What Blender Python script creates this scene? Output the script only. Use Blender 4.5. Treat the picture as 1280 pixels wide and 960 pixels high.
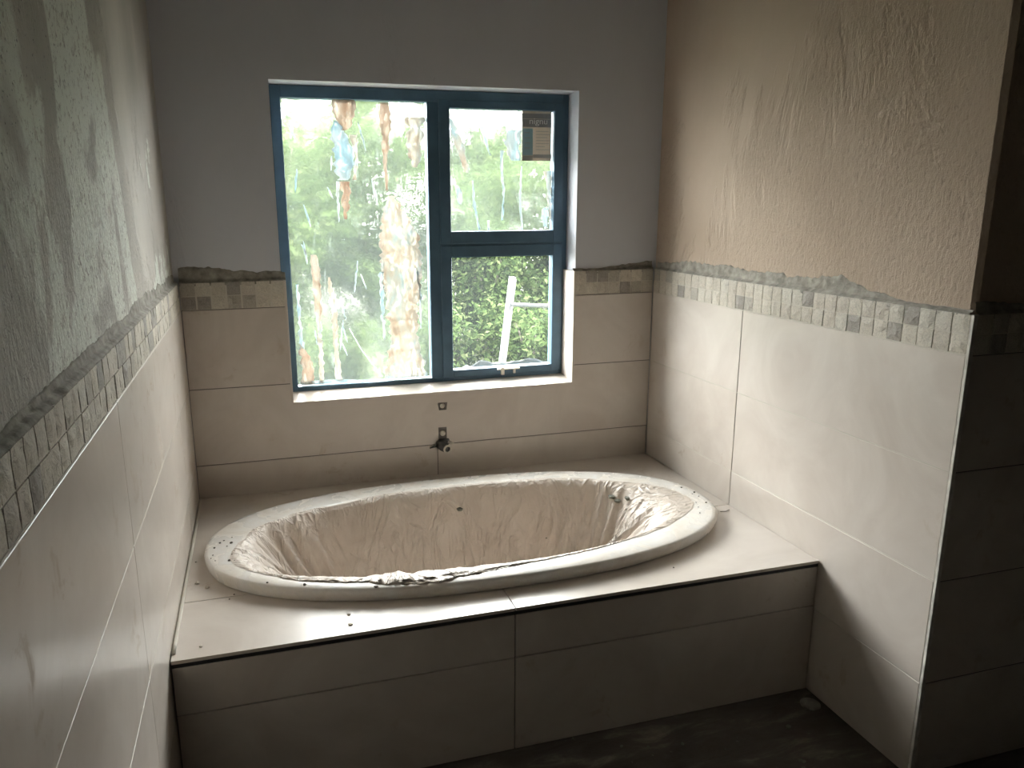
import bpy, bmesh, math, random
import numpy as np
from mathutils import Vector, Matrix, noise

for o in list(bpy.data.objects):
    bpy.data.objects.remove(o)
sc = bpy.context.scene
col = sc.collection
R = random.Random(7)

# ------------------------------------------------------------------ camera
F_PX, YAW, PITCH, ROLL = 952.72, 0.2812, 0.2299, -0.0069
CAM = Vector((0.2756, -2.9726, 1.5465))
cam = bpy.data.cameras.new('camera')
cam.sensor_width = 36.0
cam.lens = F_PX / 1280 * 36
cam.shift_x = 40.33 / 1280
cam.shift_y = 4.19 / 1280
cam.clip_start = 0.02
camo = bpy.data.objects.new('camera', cam)
col.objects.link(camo)
fwd = Vector((math.sin(YAW) * math.cos(PITCH), math.cos(YAW) * math.cos(PITCH), -math.sin(PITCH)))
rgt = Vector((math.cos(YAW), -math.sin(YAW), 0))
upv = rgt.cross(fwd)
r2 = rgt * math.cos(ROLL) + upv * math.sin(ROLL)
u2 = -rgt * math.sin(ROLL) + upv * math.cos(ROLL)
camo.matrix_world = Matrix(((r2.x, u2.x, -fwd.x, CAM.x), (r2.y, u2.y, -fwd.y, CAM.y),
                            (r2.z, u2.z, -fwd.z, CAM.z), (0, 0, 0, 1)))
sc.camera = camo

# ------------------------------------------------------------------ world (overcast daylight), exposure
SKY = 54.0
w = bpy.data.worlds.new('overcast_sky')
sc.world = w
w.use_nodes = True
bg = w.node_tree.nodes['Background']
bg.inputs[0].default_value = (1.0, 0.935, 0.945, 1)
bg.inputs[1].default_value = SKY
sc.view_settings.view_transform = 'Standard'
sc.view_settings.look = 'None'
sc.view_settings.gamma = 1.0
sc.view_settings.use_curve_mapping = False
sc.view_settings.exposure = 0.45
sc.cycles.diffuse_bounces = 8
sc.cycles.max_bounces = 14
sc.cycles.transparent_max_bounces = 24

# daylight is sampled through the window opening
pl = bpy.data.lights.new('window_portal', 'AREA')
pl.shape = 'RECTANGLE'
pl.size = 1.2
pl.size_y = 1.2
pl.cycles.is_portal = True
plo = bpy.data.objects.new('window_portal', pl)
plo.location = (0.962, 0.19, 1.41)
plo.rotation_euler = (math.radians(-90), 0, 0)
col.objects.link(plo)

# ------------------------------------------------------------------ measures (metres)
W = 1.918            # tile face to tile face
MOS = 1.191          # underside of the mosaic band
TOP = 1.291          # top of the tiling
DECK = 0.459
DD = 1.142           # depth of the bath surround
DE = 1.559           # depth of the alcove's right wall
TK = 0.020           # tile and adhesive thickness
CEIL = 2.62
REAR = -4.6
EAST = 3.5
COURSES = [(0.0, 0.291), (0.291, 0.591), (0.591, 0.891), (0.891, MOS)]


# ------------------------------------------------------------------ material helpers
class NT:
    def __init__(self, name):
        self.m = bpy.data.materials.new(name)
        self.m.use_nodes = True
        self.t = self.m.node_tree
        self.t.nodes.clear()
        self.out = self.n('ShaderNodeOutputMaterial')

    def n(self, typ, **kw):
        nd = self.t.nodes.new(typ)
        for k, v in kw.items():
            if k.startswith('i_'):
                key = k[2:]
                key = int(key) if key.isdigit() else key.replace('_', ' ')
                nd.inputs[key].default_value = v
            else:
                setattr(nd, k, v)
        return nd

    def l(self, a, b):
        self.t.links.new(a, b)

    def coord(self, scale=(1, 1, 1), kind='Object'):
        tc = self.n('ShaderNodeTexCoord')
        mp = self.n('ShaderNodeMapping')
        mp.inputs['Scale'].default_value = scale
        self.l(tc.outputs[kind], mp.inputs[0])
        return mp.outputs[0]

    def wpos(self, scale=(1, 1, 1)):
        g = self.n('ShaderNodeNewGeometry')
        mp = self.n('ShaderNodeMapping')
        mp.inputs['Scale'].default_value = scale
        self.l(g.outputs['Position'], mp.inputs[0])
        return mp.outputs[0]

    def noise(self, vec, scale, detail=4, rough=0.55, dist=0.0):
        nd = self.n('ShaderNodeTexNoise')
        nd.inputs['Scale'].default_value = scale
        nd.inputs['Detail'].default_value = detail
        nd.inputs['Roughness'].default_value = rough
        nd.inputs['Distortion'].default_value = dist
        self.l(vec, nd.inputs['Vector'])
        return nd.outputs['Fac']

    def ramp(self, fac, stops):
        nd = self.n('ShaderNodeValToRGB')
        e = nd.color_ramp.elements
        while len(e) < len(stops):
            e.new(0.5)
        for k, (p, c) in enumerate(stops):
            e[k].position = p
            e[k].color = (*c, 1) if hasattr(c, '__len__') else (c, c, c, 1)
        self.l(fac, nd.inputs[0])
        return nd.outputs[0]

    def mix(self, fac, a, b, mode='MIX'):
        nd = self.n('ShaderNodeMix', data_type='RGBA', blend_type=mode)
        for s, v in ((0, fac), (6, a), (7, b)):
            if hasattr(v, 'is_linked'):
                self.l(v, nd.inputs[s])
            elif s == 0:
                nd.inputs[0].default_value = v
            else:
                nd.inputs[s].default_value = (*v, 1)
        return nd.outputs[2]

    def math(self, op, a, b=0.0, clamp=False):
        nd = self.n('ShaderNodeMath', operation=op, use_clamp=clamp)
        for s, v in ((0, a), (1, b)):
            if hasattr(v, 'is_linked'):
                self.l(v, nd.inputs[s])
            else:
                nd.inputs[s].default_value = v
        return nd.outputs[0]

    def bump(self, h, strength, dist, normal=None):
        nd = self.n('ShaderNodeBump')
        nd.inputs['Strength'].default_value = strength
        nd.inputs['Distance'].default_value = dist
        self.l(h, nd.inputs['Height'])
        if normal is not None:
            self.l(normal, nd.inputs['Normal'])
        return nd.outputs[0]

    def bsdf(self, color, rough=0.6, normal=None, metal=0.0, spec=0.5):
        b = self.n('ShaderNodeBsdfPrincipled')
        for s, v in (('Base Color', color), ('Roughness', rough), ('Metallic', metal), ('Specular IOR Level', spec)):
            if hasattr(v, 'is_linked'):
                self.l(v, b.inputs[s])
            else:
                b.inputs[s].default_value = (*v, 1) if hasattr(v, '__len__') else v
        if normal is not None:
            self.l(normal, b.inputs['Normal'])
        return b.outputs[0]

    def done(self, sh):
        self.l(sh, self.out.inputs['Surface'])
        return self.m


def simple(name, c, rough=0.6, metal=0.0, spec=0.5, var=0.0, nscale=20, bump=0.0):
    t = NT(name)
    v = t.wpos()
    colr = c
    nrm = None
    if var:
        f = t.noise(v, nscale, 5)
        colr = t.ramp(f, [(0.3, tuple(x * (1 - var) for x in c)), (0.7, tuple(min(1, x * (1 + var)) for x in c))])
    if bump:
        nrm = t.bump(t.noise(v, nscale * 3, 5), 0.6, bump)
    return t.done(t.bsdf(colr, rough, nrm, metal, spec))


def plaster(name, base, pale, seed=0.0, sheen_patch=0.0, spec=0.25, relief=1.0, r_lo=0.55, bias=(0, 0, 0, 0)):
    """trowelled cement plaster: smooth skim areas beside open vertical-brushed texture;
    bias (ax, ay, az, c) says where on the wall the open texture lies"""
    t = NT(name)
    g = t.n('ShaderNodeNewGeometry')
    mp = t.n('ShaderNodeMapping')
    mp.inputs['Location'].default_value = (seed, seed * 1.7, seed * 0.6)
    t.l(g.outputs['Position'], mp.inputs[0])
    v = mp.outputs[0]

    def stretched(k):
        m2 = t.n('ShaderNodeMapping')
        m2.inputs['Scale'].default_value = (1, 1, k)
        t.l(v, m2.inputs[0])
        return m2.outputs[0]
    vs, vl = stretched(0.5), stretched(0.25)
    big = t.noise(vs, 2.3, 7, 0.62, 0.5)
    dot = t.n('ShaderNodeVectorMath', operation='DOT_PRODUCT')
    t.l(g.outputs['Position'], dot.inputs[0])
    dot.inputs[1].default_value = bias[:3]
    big = t.math('ADD', t.math('ADD', big, dot.outputs['Value']), bias[3])
    mask = t.ramp(big, [(0.47, 0.0), (0.53, 1.0)])
    grain = t.noise(vs, 85, 6, 0.68, 0.4)
    fine = t.noise(v, 240, 4, 0.7)
    drag = t.noise(vl, 38, 5, 0.65, 0.5)
    hgt = t.math('ADD', grain, t.math('MULTIPLY', drag, 0.45))
    hgt = t.math('MULTIPLY', hgt, mask)
    hgt = t.math('ADD', hgt, t.math('MULTIPLY', mask, 0.25))
    hgt = t.math('ADD', hgt, t.math('MULTIPLY', fine, 0.16))
    hgt = t.math('ADD', hgt, t.math('MULTIPLY', t.noise(v, 3.0, 3), 1.0))
    nrm = t.bump(hgt, 0.9, 0.0065 * relief)
    tone = t.noise(vs, 1.6, 6, 0.62)
    c = t.mix(t.ramp(tone, [(0.35, 0.0), (0.68, 1.0)]), base, pale)
    pit = t.ramp(grain, [(0.28, 0.66), (0.40, 1.0)])
    pit = t.mix(mask, (1, 1, 1), pit)
    c = t.mix(1.0, c, pit, 'MULTIPLY')
    rgh = t.math('ADD', t.math('MULTIPLY', tone, 0.25), r_lo)
    if sheen_patch:
        sheen_noise = t.noise(vs, 2.4, 5, 0.6, 0.7)
        sheen_mask = t.ramp(t.math('ADD', t.math('MULTIPLY', mask, 0.16), sheen_noise), [(0.66, 0.0), (0.70, 1.0)])
        spot = t.ramp(t.noise(v, 52, 6, 0.72, 0.4), [(0.38, 0.0), (0.47, 1.0)])
        sheen_fac = t.math('MULTIPLY', t.math('MULTIPLY', sheen_mask, spot), sheen_patch)
        c = t.mix(sheen_fac, c, (0.80, 0.83, 0.75))  # pale plaster patches with the window's greenish sheen painted into their colour
        pk = t.ramp(t.noise(v, 120, 3, 0.6), [(0.30, 0.25), (0.36, 1.0)])
        c = t.mix(1.0, c, t.mix(mask, (1, 1, 1), pk), 'MULTIPLY')
        rgh = t.math('SUBTRACT', rgh, t.math('MULTIPLY', sheen_fac, 0.12))
    return t.done(t.bsdf(c, rgh, nrm, 0.0, spec))


M = {}
M['plaster_right'] = plaster('plaster_right_wall', (0.46, 0.36, 0.275), (0.55, 0.445, 0.35), 3.1, bias=(0, -0.22, -0.20, 0.19))
M['plaster_back'] = plaster('plaster_back_glare_tint', (0.60, 0.615, 0.66), (0.66, 0.675, 0.72), 8.0, relief=0.4, bias=(0, 0, 0, -0.12))  # grey plaster, raised and cooled: lens glare is put into its colour
M['plaster_left'] = plaster('plaster_left_wall', (0.31, 0.285, 0.25), (0.58, 0.54, 0.485), 1.3, sheen_patch=0.9, spec=0.5, relief=1.2, r_lo=0.46, bias=(0, -0.25, -0.30, 0.35))
M['mortar'] = simple('grey_mortar', (0.30, 0.28, 0.24), 0.9, var=0.4, nscale=34, bump=0.004)
M['bed'] = simple('dark_tile_adhesive', (0.17, 0.155, 0.14), 0.9)
M['grout'] = simple('cream_grout', (0.58, 0.54, 0.47), 0.8)
M['trim_white'] = simple('white_edge_trim', (0.66, 0.63, 0.57), 0.5, var=0.3, nscale=22)
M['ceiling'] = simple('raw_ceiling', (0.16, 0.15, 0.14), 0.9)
M['brick_dark'] = simple('dark_unplastered_wall', (0.10, 0.085, 0.07), 0.9, var=0.3, nscale=8)
M['dark_trim'] = simple('black_edge_strip', (0.015, 0.014, 0.013), 0.5)


def tile_mat():
    t = NT('cream_porcelain_tile')
    oi = t.n('ShaderNodeObjectInfo')
    g = t.n('ShaderNodeNewGeometry')
    cmb = t.n('ShaderNodeCombineXYZ')
    for k in range(3):
        t.l(t.math('MULTIPLY', oi.outputs['Random'], 7.0 + 3 * k), cmb.inputs[k])
    add = t.n('ShaderNodeVectorMath', operation='ADD')
    t.l(g.outputs['Position'], add.inputs[0])
    t.l(cmb.outputs[0], add.inputs[1])
    v = add.outputs[0]
    a = t.noise(v, 3.2, 5, 0.6, 1.2)
    b = t.noise(v, 11, 5, 0.65, 0.8)
    c = t.mix(t.ramp(a, [(0.35, 0.0), (0.7, 1.0)]), (0.55, 0.488, 0.43), (0.64, 0.583, 0.522))
    dust = t.ramp(b, [(0.58, 0.0), (0.66, 1.0)])
    big = t.ramp(t.noise(v, 1.7, 3), [(0.5, 0.0), (0.6, 1.0)])
    dm = t.math('MULTIPLY', t.math('MULTIPLY', dust, big), 0.55)
    c = t.mix(dm, c, (0.47, 0.385, 0.30))
    rgh = t.math('ADD', t.math('MULTIPLY', b, 0.14), 0.24)
    rgh = t.math('ADD', rgh, t.math('MULTIPLY', dm, 0.4))
    nrm = t.bump(t.noise(v, 2.5, 2), 0.25, 0.004)
    return t.done(t.bsdf(c, rgh, nrm, 0.0, 0.45))


M['tile'] = tile_mat()


def chip_mat():
    t = NT('split_face_marble_chip')
    oi = t.n('ShaderNodeObjectInfo')
    v = t.wpos()
    c = t.ramp(oi.outputs['Random'], [(0.0, (0.56, 0.51, 0.43)), (0.22, (0.62, 0.57, 0.48)), (0.38, (0.44, 0.40, 0.34)),
                                      (0.54, (0.56, 0.51, 0.43)), (0.70, (0.33, 0.30, 0.26)), (0.88, (0.60, 0.56, 0.48))])
    e = [n for n in t.t.nodes if n.type == 'VALTORGB'][-1]
    e.color_ramp.interpolation = 'CONSTANT'
    vein = t.noise(v, 45, 4, 0.6, 2.5)
    vr = t.ramp(vein, [(0.46, 1.0), (0.5, 0.72), (0.54, 1.0)])
    c = t.mix(1.0, c, vr, 'MULTIPLY')
    h = t.math('ADD', vein, t.math('MULTIPLY', t.noise(v, 160, 3), 0.3))
    return t.done(t.bsdf(c, 0.55, t.bump(h, 0.8, 0.0028), 0.0, 0.4))


M['chip'] = chip_mat()


def floor_mat():
    t = NT('dusty_dark_screed')
    v = t.wpos()
    vs = t.wpos((1.0, 3.0, 1.0))
    a = t.noise(vs, 5, 7, 0.65, 0.6)
    b = t.noise(v, 30, 6, 0.7)
    c = t.ramp(a, [(0.3, (0.06, 0.05, 0.04)), (0.55, (0.11, 0.092, 0.074)), (0.72, (0.24, 0.21, 0.175))])
    sp = t.ramp(b, [(0.64, 0.0), (0.70, 0.7)])
    c = t.mix(sp, c, (0.30, 0.27, 0.23))
    return t.done(t.bsdf(c, 0.8, t.bump(t.math('ADD', a, b), 0.7, 0.01)))


M['floor'] = floor_mat()


def tub_mat():
    t = NT('dusty_white_acrylic')
    v = t.wpos()
    a = t.noise(v, 9, 6, 0.65, 0.6)
    c = t.ramp(a, [(0.34, (0.82, 0.80, 0.77)), (0.58, (0.73, 0.68, 0.61)), (0.78, (0.58, 0.51, 0.43))])
    return t.done(t.bsdf(c, t.ramp(a, [(0.4, 0.16), (0.65, 0.45)]), None, 0.0, 0.5))


M['tub'] = tub_mat()


def sheet_mat():
    t = NT('dusty_plastic_film')
    v = t.wpos()
    a = t.noise(v, 6, 6, 0.65, 1.0)
    c = t.ramp(a, [(0.3, (0.63, 0.56, 0.49)), (0.6, (0.57, 0.49, 0.42)), (0.8, (0.46, 0.385, 0.32))])
    vf = t.wpos((1, 1, 0.38))
    rid = t.math('ABSOLUTE', t.math('SUBTRACT', t.noise(vf, 5.5, 3, 0.5, 1.6), 0.5))
    rid = t.ramp(rid, [(0.0, 1.0), (0.05, 0.35), (0.2, 0.0)])
    rid2 = t.math('ABSOLUTE', t.math('SUBTRACT', t.noise(vf, 13, 3, 0.5, 1.4), 0.5))
    rid2 = t.ramp(rid2, [(0.0, 1.0), (0.06, 0.3), (0.2, 0.0)])
    hh = t.math('ADD', rid, t.math('MULTIPLY', rid2, 0.4))
    hh = t.math('ADD', hh, t.math('MULTIPLY', t.noise(vf, 17, 5, 0.6, 1.8), 0.7))
    n = t.bump(hh, 0.6, 0.010)
    return t.done(t.bsdf(c, 0.38, n, 0.0, 0.5))


M['sheet'] = sheet_mat()
M['alu'] = simple('powder_coated_aluminium_glare_tint', (0.062, 0.120, 0.175), 0.42, 0.0, 0.5, var=0.15, nscale=12)  # charcoal frame; blue veiling glare is mixed into the colour
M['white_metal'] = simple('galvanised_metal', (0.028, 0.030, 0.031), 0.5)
M['brass'] = simple('dull_metal_fitting', (0.10, 0.10, 0.095), 0.45, 0.5, var=0.3, nscale=60)
M['pipe_pale'] = simple('pale_pipe_end', (0.62, 0.58, 0.50), 0.5, var=0.15, nscale=60)
M['crumb'] = simple('dark_mortar_crumb', (0.10, 0.085, 0.07), 0.9)
M['clump'] = simple('grey_green_mortar', (0.17, 0.17, 0.14), 0.9, var=0.3, nscale=60)
M['pale_crumb'] = simple('pale_plaster_crumb', (0.60, 0.54, 0.46), 0.9)
M['soil'] = simple('earth_and_grass', (0.035, 0.04, 0.018), 0.95, var=0.5, nscale=5)
M['bark'] = simple('grey_bark', (0.05, 0.04, 0.032), 0.9, var=0.3, nscale=15)


def glass_mat(name, haze, streak, blur=0.0):
    t = NT(name)
    v = t.wpos()
    vs = t.wpos((1, 1, 0.25))
    tr = t.n('ShaderNodeBsdfTransparent', i_0=(0.93, 0.98, 0.965, 1))
    if blur:
        rf = t.n('ShaderNodeBsdfRefraction', i_IOR=1.12, i_Roughness=0.24)
        rf.inputs[0].default_value = (0.93, 0.97, 0.95, 1)
        bm_ = t.n('ShaderNodeMixShader', i_0=blur)
        t.l(tr.outputs[0], bm_.inputs[1])
        t.l(rf.outputs[0], bm_.inputs[2])
        tr = bm_
    tl = t.n('ShaderNodeBsdfTranslucent', i_0=(0.74, 0.88, 0.87, 1))
    df = t.n('ShaderNodeBsdfDiffuse', i_0=(0.8, 0.82, 0.8, 1))
    hz = t.n('ShaderNodeMixShader', i_0=0.25)
    t.l(tl.outputs[0], hz.inputs[1])
    t.l(df.outputs[0], hz.inputs[2])
    f = t.ramp(t.noise(vs, 4.5, 5, 0.6, 0.6), [(0.25, haze * 0.6), (0.75, haze * 1.3)])
    s = t.ramp(t.noise(vs, 16, 7, 0.72, 1.8), [(0.60, 0.0), (0.70, streak)])
    fac = t.math('ADD', f, s, True)
    mx = t.n('ShaderNodeMixShader')
    t.l(fac, mx.inputs[0])
    t.l(tr.outputs[0], mx.inputs[1])
    t.l(hz.outputs[0], mx.inputs[2])
    gl = t.n('ShaderNodeBsdfGlossy', i_Roughness=0.03)
    fr = t.n('ShaderNodeFresnel', i_IOR=1.45)
    m2 = t.n('ShaderNodeMixShader')
    t.l(t.math('MULTIPLY', fr.outputs[0], 0.5), m2.inputs[0])
    t.l(mx.outputs[0], m2.inputs[1])
    t.l(gl.outputs[0], m2.inputs[2])
    return t.done(m2.outputs[0])


M['glass_hazy'] = glass_mat('smeared_glass', 0.017, 0.045, 0.45)
M['glass_clear'] = glass_mat('dusty_clear_glass', 0.006, 0.006)


def smear_mat(name, cols, trans=0.3, gap=0.5):
    t = NT(name)
    v = t.wpos((1, 1, 0.4))
    c = t.ramp(t.noise(v, 14, 6, 0.65, 1.4), [(0.30 + 0.4 * k / max(1, len(cols) - 1), cc) for k, cc in enumerate(cols)])
    tl = t.n('ShaderNodeBsdfTranslucent')
    df = t.n('ShaderNodeBsdfDiffuse')
    t.l(c, tl.inputs[0])
    t.l(c, df.inputs[0])
    mx = t.n('ShaderNodeMixShader', i_0=1 - trans)
    t.l(tl.outputs[0], mx.inputs[1])
    t.l(df.outputs[0], mx.inputs[2])
    if not gap:
        return t.done(mx.outputs[0])
    tp = t.n('ShaderNodeBsdfTransparent')
    gp = t.ramp(t.noise(v, 60, 6, 0.7, 1.0), [(0.36, gap), (0.5, 0.0)])
    m2 = t.n('ShaderNodeMixShader')
    t.l(gp, m2.inputs[0])
    t.l(mx.outputs[0], m2.inputs[1])
    t.l(tp.outputs[0], m2.inputs[2])
    return t.done(m2.outputs[0])


M['smear'] = smear_mat('cream_plaster_smear', [(0.72, 0.60, 0.50), (0.86, 0.80, 0.72), (0.88, 0.88, 0.84), (0.70, 0.84, 0.88)], 0.25)
M['smear_tan'] = smear_mat('tan_plaster_smear', [(0.66, 0.53, 0.43), (0.74, 0.64, 0.55), (0.80, 0.74, 0.66)], 0.28)
M['smear_white'] = smear_mat('white_film_smear', [(0.90, 0.90, 0.88), (0.80, 0.88, 0.90), (0.66, 0.82, 0.88)], 0.26)
M['film_out'] = simple('soiled_white_film', (0.055, 0.056, 0.055), 0.6, var=0.2, nscale=30)
M['paper'] = smear_mat('sticker_paper', [(0.66, 0.60, 0.52), (0.70, 0.65, 0.58)], 0.13, 0)
M['paper_grey'] = smear_mat('sticker_grey_print', [(0.30, 0.30, 0.31), (0.34, 0.34, 0.36)], 0.13, 0)
M['paper_blue'] = smear_mat('sticker_blue_print', [(0.36, 0.55, 0.62), (0.42, 0.60, 0.66)], 0.15, 0)
M['paper_line'] = smear_mat('sticker_line_print', [(0.42, 0.42, 0.40), (0.46, 0.46, 0.44)], 0.13, 0)
M['ink_white'] = smear_mat('sticker_white_print', [(0.9, 0.9, 0.9), (0.9, 0.9, 0.9)], 0.3, 0)


def leaf_mat():
    t = NT('green_leaves')
    g = t.n('ShaderNodeNewGeometry')
    v = t.wpos()
    c = t.ramp(g.outputs['Random Per Island'], [(0.0, (0.012, 0.020, 0.008)), (0.4, (0.023, 0.036, 0.013)), (0.75, (0.041, 0.060, 0.021)), (1.0, (0.064, 0.076, 0.035))])
    patch = t.ramp(t.noise(v, 1.6, 3), [(0.35, 0.65), (0.7, 1.25)])
    c = t.mix(1.0, c, patch, 'MULTIPLY')
    df = t.n('ShaderNodeBsdfDiffuse')
    tl = t.n('ShaderNodeBsdfTranslucent')
    t.l(c, df.inputs[0])
    t.l(c, tl.inputs[0])
    mx = t.n('ShaderNodeMixShader', i_0=0.35)
    t.l(df.outputs[0], mx.inputs[1])
    t.l(tl.outputs[0], mx.inputs[2])
    return t.done(mx.outputs[0])


M['leaf'] = leaf_mat()


# ------------------------------------------------------------------ object helpers
def link(name, mesh, mat=None, parent=None):
    o = bpy.data.objects.new(name, mesh)
    col.objects.link(o)
    if mat is not None and not mesh.materials:
        mesh.materials.append(M[mat] if isinstance(mat, str) else mat)
    if parent is not None:
        o.parent = parent
    return o


def from_bm(name, bm, mat, parent=None, smooth=False):
    bmesh.ops.recalc_face_normals(bm, faces=bm.faces)
    me = bpy.data.meshes.new(name)
    bm.to_mesh(me)
    bm.free()
    if smooth:
        for p in me.polygons:
            p.use_smooth = True
    return link(name, me, mat, parent)


def empty(name, loc=(0, 0, 0)):
    o = bpy.data.objects.new(name, None)
    o.location = loc
    o.empty_display_size = 0.1
    col.objects.link(o)
    return o


def tag(o, label=None, cat=None, group=None, kind=None):
    if label:
        o['label'] = label
    if cat:
        o['category'] = cat
    if group:
        o['group'] = group
    if kind:
        o['kind'] = kind
    return o


def bm_box(bm, lo, hi):
    vs = [bm.verts.new((x, y, z)) for x in (lo[0], hi[0]) for y in (lo[1], hi[1]) for z in (lo[2], hi[2])]
    for f in ((0, 1, 3, 2), (4, 6, 7, 5), (0, 4, 5, 1), (2, 3, 7, 6), (0, 2, 6, 4), (1, 5, 7, 3)):
        bm.faces.new([vs[k] for k in f])
    return vs


def box(name, lo, hi, mat, parent=None, bevel=0.0):
    bm = bmesh.new()
    lo2 = [min(a, b) for a, b in zip(lo, hi)]
    hi2 = [max(a, b) for a, b in zip(lo, hi)]
    bm_box(bm, lo2, hi2)
    if bevel:
        bmesh.ops.bevel(bm, geom=list(bm.edges), offset=bevel, segments=1, affect='EDGES')
    return from_bm(name, bm, mat, parent)


def boxes(name, lst, mat, parent=None):
    bm = bmesh.new()
    for lo, hi in lst:
        bm_box(bm, lo, hi)
    return from_bm(name, bm, mat, parent)


def cut(o, cutters):
    """boolean difference, baked into the mesh"""
    tmp = []
    for c in cutters:
        md = o.modifiers.new('cut', 'BOOLEAN')
        md.object = c
        md.operation = 'DIFFERENCE'
        md.solver = 'EXACT'
        tmp.append(c)
    bpy.context.view_layer.update()
    dg = bpy.context.evaluated_depsgraph_get()
    me = bpy.data.meshes.new_from_object(o.evaluated_get(dg))
    o.modifiers.clear()
    o.data = me
    for c in tmp:
        bpy.data.objects.remove(c)


def tube(bm, pts, r, seg=10, cap=True):
    pts = [Vector(p) for p in pts]
    rs = r if hasattr(r, '__len__') else [r] * len(pts)
    rings = []
    for k, p in enumerate(pts):
        d = (pts[min(k + 1, len(pts) - 1)] - pts[max(k - 1, 0)]).normalized()
        a = d.orthogonal().normalized() if k == 0 else (rings_a - d * rings_a.dot(d)).normalized()
        rings_a = a
        b = d.cross(a)
        rings.append([bm.verts.new(p + (a * math.cos(2 * math.pi * j / seg) + b * math.sin(2 * math.pi * j / seg)) * rs[k]) for j in range(seg)])
    for k in range(len(rings) - 1):
        for j in range(seg):
            bm.faces.new((rings[k][j], rings[k][(j + 1) % seg], rings[k + 1][(j + 1) % seg], rings[k + 1][j]))
    if cap:
        bm.faces.new(rings[0][::-1])
        bm.faces.new(rings[-1])


def torus(bm, c, axis, R1, r1, s1=20, s2=8):
    axis = Vector(axis).normalized()
    a = axis.orthogonal().normalized()
    b = axis.cross(a)
    g = []
    for i in range(s1):
        t = 2 * math.pi * i / s1
        d = a * math.cos(t) + b * math.sin(t)
        g.append([bm.verts.new(Vector(c) + d * (R1 + r1 * math.cos(2 * math.pi * j / s2)) + axis * r1 * math.sin(2 * math.pi * j / s2)) for j in range(s2)])
    for i in range(s1):
        for j in range(s2):
            bm.faces.new((g[i][j], g[(i + 1) % s1][j], g[(i + 1) % s1][(j + 1) % s2], g[i][(j + 1) % s2]))


# a wall frame: maps (along, depth out of the wall towards the room, z) to world
FRAMES = {
    'left': lambda a, d, z: Vector((d, -a, z)),
    'right': lambda a, d, z: Vector((W - d, -a, z)),
    'back': lambda a, d, z: Vector((a, -d, z)),
    'return': lambda a, d, z: Vector((a, -DE - d, z)),
    'front': lambda a, d, z: Vector((a, -DD - d, z)),
}


def fbox(name, fr, a0, a1, d0, d1, z0, z1, mat, parent, bevel=0.0):
    p, q = FRAMES[fr](a0, d0, z0), FRAMES[fr](a1, d1, z1)
    return box(name, p, q, mat, parent, bevel)


JOINT = 0.0035


def tile_box(fr, a0, a1, z0, z1, parent, name='tile', thick=0.009):
    dz = R.uniform(-0.0006, 0.0004)
    h = JOINT / 2
    return fbox(name, fr, a0 + h, a1 - h, -thick, dz, z0 + h, z1 - h, 'tile', parent, 0.0009)


# uneven split-face mosaic chips, six shared meshes
def chip_mesh(seed):
    rr = random.Random(seed)
    n, s, th = 4, 0.0235, 0.008
    bm = bmesh.new()
    g = []
    for i in range(n):
        row = []
        for j in range(n):
            x, z = -s + 2 * s * i / (n - 1), -s + 2 * s * j / (n - 1)
            e = i in (0, n - 1) or j in (0, n - 1)
            d = rr.uniform(-0.0022, -0.0006) if e else rr.uniform(-0.0015, 0.0022)
            row.append(bm.verts.new((x, d, z)))
        g.append(row)
    for i in range(n - 1):
        for j in range(n - 1):
            if rr.random() < 0.5:
                bm.faces.new((g[i][j], g[i + 1][j], g[i + 1][j + 1]))
                bm.faces.new((g[i][j], g[i + 1][j + 1], g[i][j + 1]))
            else:
                bm.faces.new((g[i][j], g[i + 1][j], g[i][j + 1]))
                bm.faces.new((g[i + 1][j], g[i + 1][j + 1], g[i][j + 1]))
    rim = [g[i][0] for i in range(n)] + [g[n - 1][j] for j in range(1, n)] + [g[i][n - 1] for i in range(n - 2, -1, -1)] + [g[0][j] for j in range(n - 2, 0, -1)]
    low = [bm.verts.new((v.co.x, -th, v.co.z)) for v in rim]
    for k in range(len(rim)):
        bm.faces.new((rim[k], low[k], low[(k + 1) % len(rim)], rim[(k + 1) % len(rim)]))
    bmesh.ops.recalc_face_normals(bm, faces=bm.faces)
    me = bpy.data.meshes.new('mosaic_chip')
    bm.to_mesh(me)
    bm.free()
    me.materials.append(M['chip'])
    return me


CHIPS = [chip_mesh(40 + k) for k in range(8)]
# chip-local axes: x along, y out of the wall, z up
CH_ROT = {'left': math.radians(-90), 'right': math.radians(90), 'back': math.radians(180), 'return': math.radians(180)}


def mosaic(fr, a0, a1, parent):
    n = max(1, round((a1 - a0) / 0.05))
    p = (a1 - a0) / n
    for k in range(n):
        for r in range(2):
            o = link('mosaic_chip', R.choice(CHIPS), None, parent)
            o.location = FRAMES[fr](a0 + (k + 0.5) * p, R.uniform(-0.0006, 0.0006), MOS + 0.025 + 0.05 * r)
            o.rotation_euler = (0, R.choice((0, 0.5, 1, 1.5)) * math.pi, 0)
            o.rotation_euler = (Matrix.Rotation(CH_ROT[fr], 3, 'Z') @ Matrix.Rotation(R.choice((0, 1, 2, 3)) * math.pi / 2, 3, 'Y')).to_euler()
            o.scale = (min(1.0, (p - 0.003) / 0.047), 1, 1)


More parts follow.
